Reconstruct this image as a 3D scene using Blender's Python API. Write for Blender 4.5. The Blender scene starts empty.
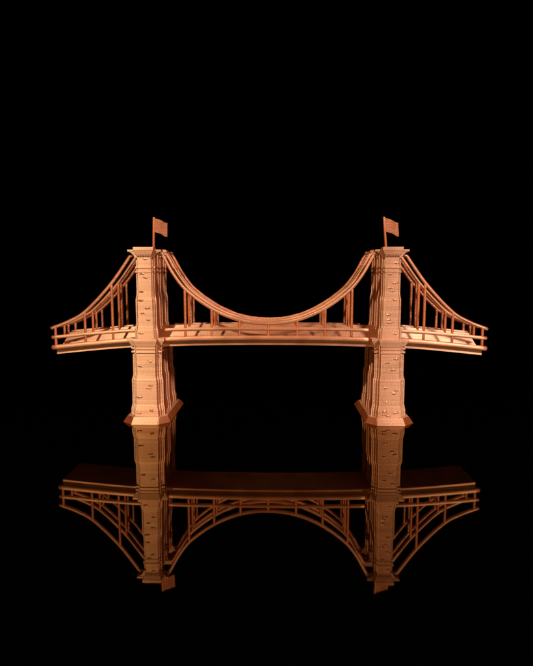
import bpy, bmesh, math, random
from mathutils import Vector, Matrix
random.seed(7)
U = 0.1                                  # one design unit (half the tower spacing) is 10 cm
S = bpy.context.scene
C = S.collection

# ------------------------------------------------------------------ camera
cd = bpy.data.cameras.new('camera'); cam = bpy.data.objects.new('camera', cd); C.objects.link(cam)
cd.sensor_fit = 'HORIZONTAL'; cd.sensor_width = 36; cd.lens = 36 * 522.98 / 533
cd.clip_start = 0.01; cd.clip_end = 50
cam.location = (0.0655 * U, -4.5144 * U, 1.2284 * U)
cam.rotation_euler = (math.pi / 2 - 0.115, 0.0, 0.0177)
S.camera = cam

# ------------------------------------------------------------------ world: a dark studio
W = bpy.data.worlds.new('World'); S.world = W; W.use_nodes = True
W.node_tree.nodes['Background'].inputs[0].default_value = (0, 0, 0, 1)
W.node_tree.nodes['Background'].inputs[1].default_value = 0.0

# ------------------------------------------------------------------ lamps
def lamp(name, loc, target, power, size, col):
    d = bpy.data.lights.new(name, 'AREA'); d.shape = 'DISK'; d.size = size; d.energy = power; d.color = col
    o = bpy.data.objects.new(name, d); C.objects.link(o); o.location = loc
    o.rotation_euler = (Vector(target) - Vector(loc)).to_track_quat('-Z', 'Y').to_euler()
    return o
lamp('key_lamp', (-0.50, -0.80, 0.90), (0, 0, .07), 12.8, 0.055, (1.0, .80, .58))
lamp('second_lamp', (0.60, -0.78, 0.80), (0.02, 0, .07), 14.8, 0.17, (1.0, .81, .70))

# ------------------------------------------------------------------ colour management
S.view_settings.view_transform = 'Standard'; S.view_settings.look = 'None'
S.view_settings.exposure = 0.0; S.view_settings.gamma = 1.0
S.view_settings.use_curve_mapping = False
S.render.engine = 'CYCLES'

# ------------------------------------------------------------------ materials
def copper(name, diff, gloss, fac, rough, aniso, scars=0.0):
    m = bpy.data.materials.new(name); m.use_nodes = True
    nt = m.node_tree; N = nt.nodes; L = nt.links; N.clear()
    def n(t, **k):
        q = N.new(t)
        for a, b in k.items(): setattr(q, a, b)
        return q
    out = n('ShaderNodeOutputMaterial'); mix = n('ShaderNodeMixShader'); mix.inputs[0].default_value = fac
    df = n('ShaderNodeBsdfDiffuse'); gl = n('ShaderNodeBsdfAnisotropic'); gl.distribution = 'GGX'
    gl.inputs['Anisotropy'].default_value = aniso
    geo = n('ShaderNodeTexCoord')
    # printed layers: horizontal streaks of slightly different tone and sheen
    mp = n('ShaderNodeMapping'); mp.inputs['Scale'].default_value = (14, 14, 900)
    L.new(geo.outputs['Object'], mp.inputs[0])
    st = n('ShaderNodeTexNoise'); st.inputs['Scale'].default_value = 1.0; st.inputs['Detail'].default_value = 3
    L.new(mp.outputs[0], st.inputs['Vector'])
    bl = n('ShaderNodeTexNoise'); bl.inputs['Scale'].default_value = 60; bl.inputs['Detail'].default_value = 4
    L.new(geo.outputs['Object'], bl.inputs['Vector'])
    ad = n('ShaderNodeMath', operation='ADD'); L.new(st.outputs[0], ad.inputs[0]); L.new(bl.outputs[0], ad.inputs[1])
    r = n('ShaderNodeMapRange'); r.inputs[1].default_value = .7; r.inputs[2].default_value = 1.3
    r.inputs[3].default_value = .74; r.inputs[4].default_value = 1.15; L.new(ad.outputs[0], r.inputs[0])
    for sh, c in ((df, diff), (gl, gloss)):
        v = n('ShaderNodeMix', data_type='RGBA', blend_type='MULTIPLY'); v.inputs[0].default_value = 1
        v.inputs[6].default_value = (*c, 1)
        L.new(r.outputs[0], v.inputs[7]); L.new(v.outputs[2], sh.inputs['Color'])
    rr = n('ShaderNodeMapRange'); rr.inputs[1].default_value = .3; rr.inputs[2].default_value = .7
    rr.inputs[3].default_value = rough - .05; rr.inputs[4].default_value = rough + .07
    L.new(bl.outputs[0], rr.inputs[0]); L.new(rr.outputs[0], gl.inputs['Roughness'])
    tg = n('ShaderNodeCombineXYZ'); tg.inputs[0].default_value = .003; tg.inputs[1].default_value = .03; tg.inputs[2].default_value = 1
    L.new(tg.outputs[0], gl.inputs['Tangent'])
    # fine relief: layers plus grain
    bp = n('ShaderNodeBump'); bp.inputs['Strength'].default_value = .4; bp.inputs['Distance'].default_value = .0004
    L.new(st.outputs[0], bp.inputs['Height'])
    gr = n('ShaderNodeTexNoise'); gr.inputs['Scale'].default_value = 800 if scars else 900; gr.inputs['Detail'].default_value = 2
    L.new(geo.outputs['Object'], gr.inputs['Vector'])
    b2 = n('ShaderNodeBump'); b2.inputs['Strength'].default_value = .9 if scars else .18; b2.inputs['Distance'].default_value = .0007 if scars else .0003
    L.new(gr.outputs[0], b2.inputs['Height']); L.new(bp.outputs[0], b2.inputs['Normal'])
    L.new(b2.outputs[0], df.inputs['Normal']); L.new(b2.outputs[0], gl.inputs['Normal'])
    L.new(df.outputs[0], mix.inputs[1]); L.new(gl.outputs[0], mix.inputs[2]); L.new(mix.outputs[0], out.inputs[0])
    return m
DIFF = (.40, .088, .022); GLOSS = (1.0, .66, .44)
M_STONE = copper('silk_copper_print', DIFF, GLOSS, .56, .56, -.58)
M_ROD = copper('silk_copper_rod', DIFF, GLOSS, .17, .48, -.5)
M_SCAR = copper('scarred_copper_rod', DIFF, GLOSS, .26, .5, -.3, scars=1)
M_RAIL = copper('silk_copper_rail', DIFF, GLOSS, .44, .52, -.45)
M_FLAG = copper('matt_copper_print', (.34, .10, .042), GLOSS, .10, .6, -.3, scars=1)

def acrylic():
    m = bpy.data.materials.new('smoked_black_glass'); m.use_nodes = True
    nt = m.node_tree; N = nt.nodes; L = nt.links; N.clear()
    out = N.new('ShaderNodeOutputMaterial'); mix = N.new('ShaderNodeMixShader'); fr = N.new('ShaderNodeFresnel'); fr.inputs['IOR'].default_value = 2.15
    df = N.new('ShaderNodeBsdfDiffuse'); df.inputs['Color'].default_value = (.0003, .00025, .0002, 1)
    gl = N.new('ShaderNodeBsdfGlossy'); gl.inputs['Color'].default_value = (1, .74, .43, 1)
    tc = N.new('ShaderNodeTexCoord'); ns = N.new('ShaderNodeTexNoise'); ns.inputs['Scale'].default_value = 9; ns.inputs['Detail'].default_value = 6
    mr = N.new('ShaderNodeMapRange'); mr.inputs[3].default_value = .01; mr.inputs[4].default_value = .04
    L.new(tc.outputs['Object'], ns.inputs['Vector']); L.new(ns.outputs[0], mr.inputs[0]); L.new(mr.outputs[0], gl.inputs['Roughness'])
    L.new(fr.outputs[0], mix.inputs[0]); L.new(df.outputs[0], mix.inputs[1]); L.new(gl.outputs[0], mix.inputs[2]); L.new(mix.outputs[0], out.inputs[0])
    return m
M_TABLE = acrylic()

# ------------------------------------------------------------------ mesh helpers (design units in, metres out)
def link(name, me, mat, parent=None):
    me.materials.append(mat)
    o = bpy.data.objects.new(name, me); C.objects.link(o)
    if parent: o.parent = parent
    return o
def mesh(name, vs, fs, smooth=False):
    me = bpy.data.meshes.new(name)
    me.from_pydata([tuple(c * U for c in v) for v in vs], [], fs)
    bm = bmesh.new(); bm.from_mesh(me); bmesh.ops.recalc_face_normals(bm, faces=bm.faces); bm.to_mesh(me); bm.free()
    if smooth:
        for p in me.polygons: p.use_smooth = True
    me.update(); return me
def bevel(o, w, seg=2):
    b = o.modifiers.new('bevel', 'BEVEL'); b.width = w * U; b.segments = seg; b.limit_method = 'ANGLE'; b.angle_limit = math.radians(25)
    return o
def loft(name, levels, mat, parent, bev=.004):
    """stack of rectangles: (z, x0, x1, y0, y1)"""
    vs = []; fs = []
    for z, x0, x1, y0, y1 in levels: vs += [(x0, y0, z), (x1, y0, z), (x1, y1, z), (x0, y1, z)]
    n = len(levels)
    for i in range(n - 1):
        for k in range(4):
            a = 4 * i + k; b = 4 * i + (k + 1) % 4; fs.append((a, b, b + 4, a + 4))
    fs.append((3, 2, 1, 0)); fs.append(tuple(range(4 * n - 4, 4 * n)))
    o = link(name, mesh(name, vs, fs), mat, parent)
    return bevel(o, bev) if bev else o
def prism_loft(name, levels, mat, parent, bev=.004):
    """stack of polygons: (z, [(x, y), ...])"""
    vs = []; fs = []; k = len(levels[0][1])
    for z, poly in levels: vs += [(x, y, z) for x, y in poly]
    for i in range(len(levels) - 1):
        for j in range(k):
            a = k * i + j; b = k * i + (j + 1) % k; fs.append((a, b, b + k, a + k))
    fs.append(tuple(reversed(range(k)))); fs.append(tuple(range(k * (len(levels) - 1), k * len(levels))))
    o = link(name, mesh(name, vs, fs), mat, parent)
    return bevel(o, bev) if bev else o
def tube(name, pts, r, mat, parent, seg=12, wob=0.0, cap=True):
    pts = [Vector(p) for p in pts]; vs = []; fs = []
    if cap:                                   # rounded ends
        d0 = (pts[0] - pts[1]).normalized(); d1 = (pts[-1] - pts[-2]).normalized()
        path = [(pts[0] + d0 * r * .55, .45), (pts[0] + d0 * r * .3, .85)] + [(p, 1) for p in pts] + [(pts[-1] + d1 * r * .3, .85), (pts[-1] + d1 * r * .55, .45)]
    else: path = [(p, 1) for p in pts]
    n = len(path)
    for i, (p, s) in enumerate(path):
        t = (path[min(i + 1, n - 1)][0] - path[max(i - 1, 0)][0]).normalized()
        a = Vector((0, 1, 0)) if abs(t.y) < .9 else Vector((1, 0, 0))
        u = t.cross(a).normalized(); v = t.cross(u).normalized()
        for k in range(seg):
            an = 2 * math.pi * k / seg; rr = r * s * (1 + random.uniform(-wob, wob))
            vs.append(tuple(p + (u * math.cos(an) + v * math.sin(an)) * rr))
    for i in range(n - 1):
        for k in range(seg):
            a = i * seg + k; b = i * seg + (k + 1) % seg; fs.append((a, b, b + seg, a + seg))
    fs.append(tuple(range(seg))); fs.append(tuple(range((n - 1) * seg, n * seg)))
    return link(name, mesh(name, vs, fs, True), mat, parent)
def spline(knots, x):                         # monotone cubic (Catmull-Rom slopes) through (x, z) knots
    n = len(knots)
    def slope(i):
        if i == 0 and knots[0][0] == 0: return 0.0            # both halves meet level at mid-span
        a = max(i - 1, 0); b = min(i + 1, n - 1); return (knots[b][1] - knots[a][1]) / (knots[b][0] - knots[a][0])
    for i in range(n - 1):
        if x <= knots[i + 1][0] or i == n - 2:
            x0, z0 = knots[i]; x1, z1 = knots[i + 1]; h = x1 - x0; t = (x - x0) / h
            m0, m1 = slope(i) * h, slope(i + 1) * h
            return (2*t**3-3*t*t+1)*z0 + (t**3-2*t*t+t)*m0 + (-2*t**3+3*t*t)*z1 + (t**3-t*t)*m1

# ------------------------------------------------------------------ tabletop
bm = bmesh.new(); bmesh.ops.create_cube(bm, size=1)
bmesh.ops.scale(bm, vec=(3.0, 2.6, .03), verts=bm.verts); bmesh.ops.translate(bm, vec=(0, .1, -.015), verts=bm.verts)
me = bpy.data.meshes.new('tabletop'); bm.to_mesh(me); bm.free()
tab = link('tabletop', me, M_TABLE); tab['kind'] = 'structure'
b = tab.modifiers.new('bevel', 'BEVEL'); b.width = .003; b.segments = 3

# ------------------------------------------------------------------ the bridge model
bridge = bpy.data.objects.new('suspension_bridge_model', None); C.objects.link(bridge)
bridge.empty_display_size = .05
bridge['label'] = 'copper coloured printed model of a two-towered suspension bridge standing on black glossy tabletop'
bridge['category'] = 'bridge model'

DECK = [(0, .690), (.5, .685), (.84, .676), (1.17, .664), (1.5, .636), (1.82, .603)]
def zlow(x): return spline(DECK, abs(x))
RY = .216; DY = .20

# --- towers
COLY = .225
#          z     a     w     f     g      (pilaster half width, buttress half width, pilaster reach, buttress reach)
LOWER = [(.020, .097, .142, .094, .034), (.098, .097, .142, .094, .034), (.150, .086, .132, .082, .028), (.345, .086, .132, .082, .028),
         (.388, .077, .121, .071, .022), (.640, .077, .121, .071, .022)]
UPPER = [(.66, .070, .096, .062, .016), (.750, .070, .096, .062, .016), (.795, .062, .087, .056, .012), (1.005, .062, .087, .056, .012),
         (1.058, .056, .078, .050, .008), (1.392, .056, .078, .050, .008)]
def make_tower(tx, tilt):
    T = bpy.data.objects.new('tower', None); C.objects.link(T); T.parent = bridge; T.location = (tx * U, 0, 0); T.empty_display_size = .02
    # plinth: sloped slab with cut corners
    def octo(b, B, Y, Y2): return [(-b, -Y), (b, -Y), (B, -Y2), (B, Y2), (b, Y), (-b, Y), (-B, Y2), (-B, -Y2)]
    prism_loft('plinth', [(0, octo(.112, .198, .396, .313)), (.047, octo(.105, .168, .336, .277))], M_STONE, T, .005)
    for s in (-1, 0, 1):                       # three columns front to back
        yc = s * COLY
        def body(levels, nm):
            def yy(q, g): return (yc - (g if s < 0 else q), yc + (g if s > 0 else q)) if s else (-q, q)
            loft(nm, [(z, -w + .014, w - .014, *yy(.046, g + .012)) for z, a, w, f, g in levels], M_STONE, T)
            loft(nm + '_rib', [(z, -w, w, *yy(.022, g + .004)) for z, a, w, f, g in levels], M_STONE, T)
        body(LOWER, 'lower_buttress'); body(UPPER, 'upper_buttress')
        def cols(z0, z1, w, gy, nm, w1=None, gy1=None, bev=.003):
            w1 = w if w1 is None else w1; gy1 = gy if gy1 is None else gy1
            def yy(q): return (yc - (q if s < 0 else .05 + (q - .02) * .5), yc + (q if s > 0 else .05 + (q - .02) * .5)) if s else (-.05 - (q - .02) * .5, .05 + (q - .02) * .5)
            loft(nm, [(z0, -w, w, *yy(gy)), (z1, -w1, w1, *yy(gy1))], M_STONE, T, bev)
        cols(.572, .586, .127, .040, 'string_course'); cols(.602, .616, .127, .040, 'string_course')
        cols(.626, .672, .123, .036, 'cornice', .150, .054); cols(.672, .690, .150, .054, 'cornice_slab')
        cols(1.226, 1.240, .083, .020, 'string_course'); cols(1.262, 1.276, .083, .020, 'string_course')
        # saddle bracket flaring out to both sides under the cables
        loft('saddle_bracket', [(1.345, -.078, .078, yc - .030, yc + .030), (1.366, -.088, .088, yc - .030, yc + .030), (1.384, -.104, .104, yc - .032, yc + .032), (1.396, -.128, .128, yc - .034, yc + .034)], M_STONE, T, .002)
        loft('saddle_slab', [(1.396, -.138, .138, yc - .037, yc + .037), (1.412, -.138, .138, yc - .037, yc + .037)], M_STONE, T, .003)
        if s == 0: continue
        def pil(levels, nm): # pilaster on the outer face of the end columns
            loft(nm, [(z, -a, a, min(s * (COLY - .03), s * (COLY + f)), max(s * (COLY - .03), s * (COLY + f))) for z, a, w, f, g in levels], M_STONE, T)
        pil(LOWER, 'lower_pilaster'); pil(UPPER, 'upper_pilaster')
        pil([(z, a + .5 * (w - .016 - a), w, f * .55 + g * .45, g) for z, a, w, f, g in LOWER], 'pilaster_backing')
        pil([(z, a + .45 * (w - .016 - a), w, f * .55 + g * .45, g) for z, a, w, f, g in UPPER], 'pilaster_backing')
        def band(z0, z1, a0, f0, a1, f1, nm):
            loft(nm, [(z, -a, a, min(s * (COLY - .03), s * (COLY + f)), max(s * (COLY - .03), s * (COLY + f))) for z, a, f in ((z0, a0, f0), (z1, a1, f1))], M_STONE, T, .003)
        band(.572, .586, .083, .077, .083, .077, 'string_course'); band(.602, .616, .083, .077, .083, .077, 'string_course')
        band(.622, .672, .079, .073, .096, .092, 'cornice'); band(.672, .692, .097, .093, .097, .093, 'cornice_slab')
        band(1.226, 1.240, .061, .055, .061, .055, 'string_course'); band(1.262, 1.276, .061, .055, .061, .055, 'string_course')
        band(1.345, 1.352, .060, .054, .060, .054, 'string_course')
        band(1.358, 1.404, .058, .052, .080, .070, 'capital'); band(1.404, 1.431, .082, .072, .082, .072, 'capital_slab')
        for k in range(6):                     # small blocks under the capital
            xk = -.05 + .02 * k; q = s * COLY
            loft('dentil', [(z, xk - .006, xk + .006, min(q, q + s * r_), max(q, q + s * r_)) for z, r_ in ((1.356, .057), (1.372, .066))], M_STONE, T, 0)
    # walls between the columns: solid below the deck, pointed arch above
    for s in (-1, 1):
        y0, y1 = .04, .19
        a, c = min(s * y0, s * y1), max(s * y0, s * y1)
        loft('pier_wall', [(.04, -.045, .045, a, c), (.60, -.034, .034, a, c)], M_STONE, T, 0)
        ym = (a + c) / 2; h = .056; zs, zp = 1.02, 1.17
        arch = [(ym - h, .66)]
        for k in range(9):
            t = k / 8; arch.append((ym - h + h * (1 - math.sqrt(max(0, 1 - t * t * .96))) / (1 - math.sqrt(.04)), zs + (zp - zs) * t))
        arch += [(2 * ym - y, z) for y, z in reversed(arch[:-1])]
        out = []
        m_ = len(arch) // 2
        for i, (y, z) in enumerate(arch):
            yo = a if y < ym - 1e-6 else c
            out.append((yo, z) if abs(i - m_) > 0 else (ym, 1.385))
        out[m_ - 1] = (a, 1.385); out[m_ + 1] = (c, 1.385)
        vs = []; fs = []; n = len(arch)
        for X in (-.03, .03):
            vs += [(X, y, z) for y, z in arch] + [(X, y, z) for y, z in out]
        for i in range(n - 1):
            for q in (0, 2 * n): fs.append((q + i, q + i + 1, q + n + i + 1, q + n + i))
            fs.append((i, i + 1, 2 * n + i + 1, 2 * n + i)); fs.append((n + i, n + i + 1, 3 * n + i + 1, 3 * n + i))
        fs.append((0, n, 3 * n, 2 * n)); fs.append((n - 1, 2 * n - 1, 4 * n - 1, 3 * n - 1))
        link('arch_wall', mesh('arch_wall', vs, fs), M_STONE, T)
    loft('tower_roof', [(1.380, -.060, .060, -.19, .19), (1.400, -.060, .060, -.19, .19)], M_STONE, T, .003)
    # flag
    xb, xt = tilt
    tube('flag_pole', [(xb, 0, 1.395), ((xb + xt) / 2, 0, 1.54), (xt, 0, 1.690)], .0105, M_ROD, T, 10)
    vs = []; fs = []; nx, nz = 14, 6
    for sd in (-1, 1):
        for i in range(nx + 1):
            u = i / nx
            for j in range(nz + 1):
                v = j / nz
                x = xt + .004 + .112 * u; z = 1.688 - .040 * (u * u * (3 - 2 * u)) - .114 * v - .003 * math.sin(u * 9)
                y = .012 * math.sin(u * 5.5 + v * .6) * u + sd * .0055
                vs.append((x + (xb - xt) * v * .45, y, z))
    g = (nx + 1) * (nz + 1)
    for i in range(nx):
        for j in range(nz):
            a = i * (nz + 1) + j; q = (a, a + 1, a + nz + 2, a + nz + 1); fs.append(q); fs.append(tuple(k + g for k in reversed(q)))
    rim = [i * (nz + 1) for i in range(nx + 1)] + [nx * (nz + 1) + j for j in range(1, nz + 1)] + [i * (nz + 1) + nz for i in range(nx - 1, -1, -1)] + [j for j in range(nz - 1, 0, -1)]
    for k in range(len(rim)):
        a, b_ = rim[k], rim[(k + 1) % len(rim)]; fs.append((a, b_, b_ + g, a + g))
    link('flag', mesh('flag', vs, fs), M_FLAG, T)
    return T

def half_at(z, idx):
    L_ = LOWER if z < .65 else UPPER
    for i in range(len(L_) - 1):
        if z <= L_[i + 1][0]:
            t = (z - L_[i][0]) / (L_[i + 1][0] - L_[i][0]); return L_[i][idx] + t * (L_[i + 1][idx] - L_[i][idx])
    return L_[-1][idx]
def stone(T, x, z, w, back=False):
    """a raised stone: flush at its top edge, proud and ragged along its bottom edge"""
    vs = []; fs = []; n = 6; h = random.uniform(.008, .015); bow = random.uniform(-.004, .005); tl = random.uniform(-.05, .05)
    for i in range(n + 1):
        u = i / n - .5
        zz = z + u * w * tl + bow * (1 - 4 * u * u) + random.uniform(-.002, .002)
        pr = .0078 * (1 - (2 * abs(u)) ** 2.5) + random.uniform(-.002, .0015)
        f0 = half_at(z, 3) + COLY; f1 = half_at(z + h, 3) + COLY
        for (dz, d) in ((h, f1 - .004), (h, f1 + .001), (.003, f0 + pr), (0, f0 + pr * .8), (0, f0 - .004)):
            vs.append((x + u * w, (1 if back else -1) * d, zz + dz))
    for i in range(n):
        for k in range(5):
            a = 5 * i + k; b_ = 5 * i + (k + 1) % 5; fs.append((a, b_, b_ + 5, a + 5))
    fs.append((0, 1, 2, 3, 4)); fs.append(tuple(5 * n + k for k in range(5)))
    link('stone', mesh('stone', vs, fs), M_STONE, T)

# picture position -> point on a tower's front face (the face fixes the distance)
def at(px, py, Y):
    cy, sy = math.cos(.0177), math.sin(.0177); cp, sp = math.cos(-.115), math.sin(-.115)
    a = (px - 266.5) / 522.98; b_ = -(py - 333) / 522.98
    Yf = cp - sp * b_; v = sp + cp * b_          # ray in yawed frame: (a, Yf, v)
    d = Vector((cy * a - sy * Yf, sy * a + cy * Yf, v)); o = Vector((.0655, -4.5144, 1.2284))
    t = (Y - o.y) / d.y; return o + d * t
STONES_A = [(145.5, 259.5), (145.5, 278), (142, 274.4), (141.4, 292), (140.4, 300.8), (147.6, 309), (143, 313.7), (148.6, 320), (141.4, 333.3),
            (141, 367), (150.2, 361.3), (149, 389), (151, 386), (137.5, 397.6), (139.4, 413.3), (152, 410.8)]
STONES_B = [(396, 263.6), (389.4, 275), (395, 283.7), (390.5, 288.3), (392, 291.4), (395, 300.3), (388.4, 315.3), (388.9, 320), (390.4, 323), (395.5, 333.9),
            (396, 359.3), (387.3, 363.4), (393, 370), (385.3, 389), (397, 390.3), (393.5, 393.9), (386, 402.8), (384, 411.8), (395.4, 412.8), (384, 415), (388.4, 416)]
for tx, tilt, marks in ((-1, (.017, .027), STONES_A), (1, (.005, -.022), STONES_B)):
    T = make_tower(tx, tilt)
    for px, py in marks:
        p = at(px, py, -.29); p = at(px, py, -(COLY + half_at(p.z, 3)))
        a = half_at(p.z, 1); w = random.uniform(.038, .056); x = max(-a + w / 2 + .004, min(a - w / 2 - .004, p.x - tx))
        stone(T, x, p.z, w)
        stone(T, -x, p.z, w, True)

# --- deck
xs = [-1.773 + 3.546 * i / 60 for i in range(61)]
vs = []; fs = []
prof = [(-DY, -.060), (-DY, .004), (DY, .004), (DY, -.060)]
for x in xs:
    for y, dz in prof: vs.append((x, y, zlow(x) + dz))
for i in range(60):
    for k in range(4):
        a = 4 * i + k; b_ = 4 * i + (k + 1) % 4; fs.append((a, b_, b_ + 4, a + 4))
fs.append((0, 1, 2, 3)); fs.append((240, 241, 242, 243))
bevel(link('deck_slab', mesh('deck_slab', vs, fs), M_STONE, bridge), .003)
# raised central ridge of the roadway, hipped at both ends
vs = []; fs = []
prof = [(-.092, .002), (-.092, .014), (-.022, .100), (.022, .100), (.092, .014), (.092, .002)]
N_ = 60
for i in range(N_ + 1):
    t = -1 + 2 * i / N_
    for y, dz in prof:
        x = t * (1.768 - .045 * (dz - .002) / .098); vs.append((x, y, zlow(x) + dz))
for i in range(N_):
    for k in range(6):
        a = 6 * i + k; b_ = 6 * i + (k + 1) % 6; fs.append((a, b_, b_ + 6, a + 6))
fs.append(tuple(range(6))); fs.append(tuple(range(6 * N_, 6 * N_ + 6)))
bevel(link('promenade', mesh('promenade', vs, fs), M_STONE, bridge), .003)

# --- rails
def rail(nm, x0, x1, y, dz, r, wob):
    n = max(8, int(abs(x1 - x0) / .04))
    tube(nm, [(x0 + (x1 - x0) * i / n, y, zlow(x0 + (x1 - x0) * i / n) + dz(x0 + (x1 - x0) * i / n)) for i in range(n + 1)], r, M_RAIL, bridge, 12, wob)
def up(x): return .086 - .010 * max(0, 1 - abs(x) / 1.8)
for y in (-RY, RY):
    for x0, x1 in ((-1.795, -1.06), (-.850, .826), (1.06, 1.795)):
        rail('upper_rail', x0, x1, y, up, .0148, .03)
        rail('lower_rail', x0, x1, y, lambda x: .001, .0205, .03)

# --- cables and suspenders
MAIN = [(0, .810), (.235, .838), (.465, .934), (.68, 1.094), (.78, 1.226), (.86, 1.372), (.90, 1.41)]
SIDE = [(1.09, 1.41), (1.132, 1.352), (1.293, 1.133), (1.517, .904), (1.66, .822), (1.80, .768)]
def cable_z(x):
    x = abs(x)
    if x <= .872: return spline(MAIN, x)
    if x >= 1.12: return spline(SIDE, x)
    z0, z1 = spline(MAIN, .872), spline(SIDE, 1.12); t = (x - .872) / .248
    return z0 + (z1 - z0) * t
SX = [-1.768, -1.518, -1.287, -.682, -.463, -.235, 0.004, .243, .472, .690, 1.283, 1.517, 1.764]
for y, mat, wob in ((-RY, M_ROD, .02), (-.027, M_ROD, .04), (.060, M_SCAR, .12), (RY + .006, M_SCAR, .15)):
    n = 150
    pts = [(-1.80 + 3.6 * i / n, y, cable_z(-1.80 + 3.6 * i / n)) for i in range(n + 1)]
    cab = tube('cable', pts, .0138, M_RAIL if mat is M_ROD else mat, bridge, 12, wob)
    for x in SX:
        zt = cable_z(x); zb = zlow(x) if abs(y) > .1 else zlow(x) + .062
        m = 10
        tube('suspender', [(x, y, zb + (zt - zb) * i / m) for i in range(m + 1)], .0112, mat, cab, 10, wob, False)
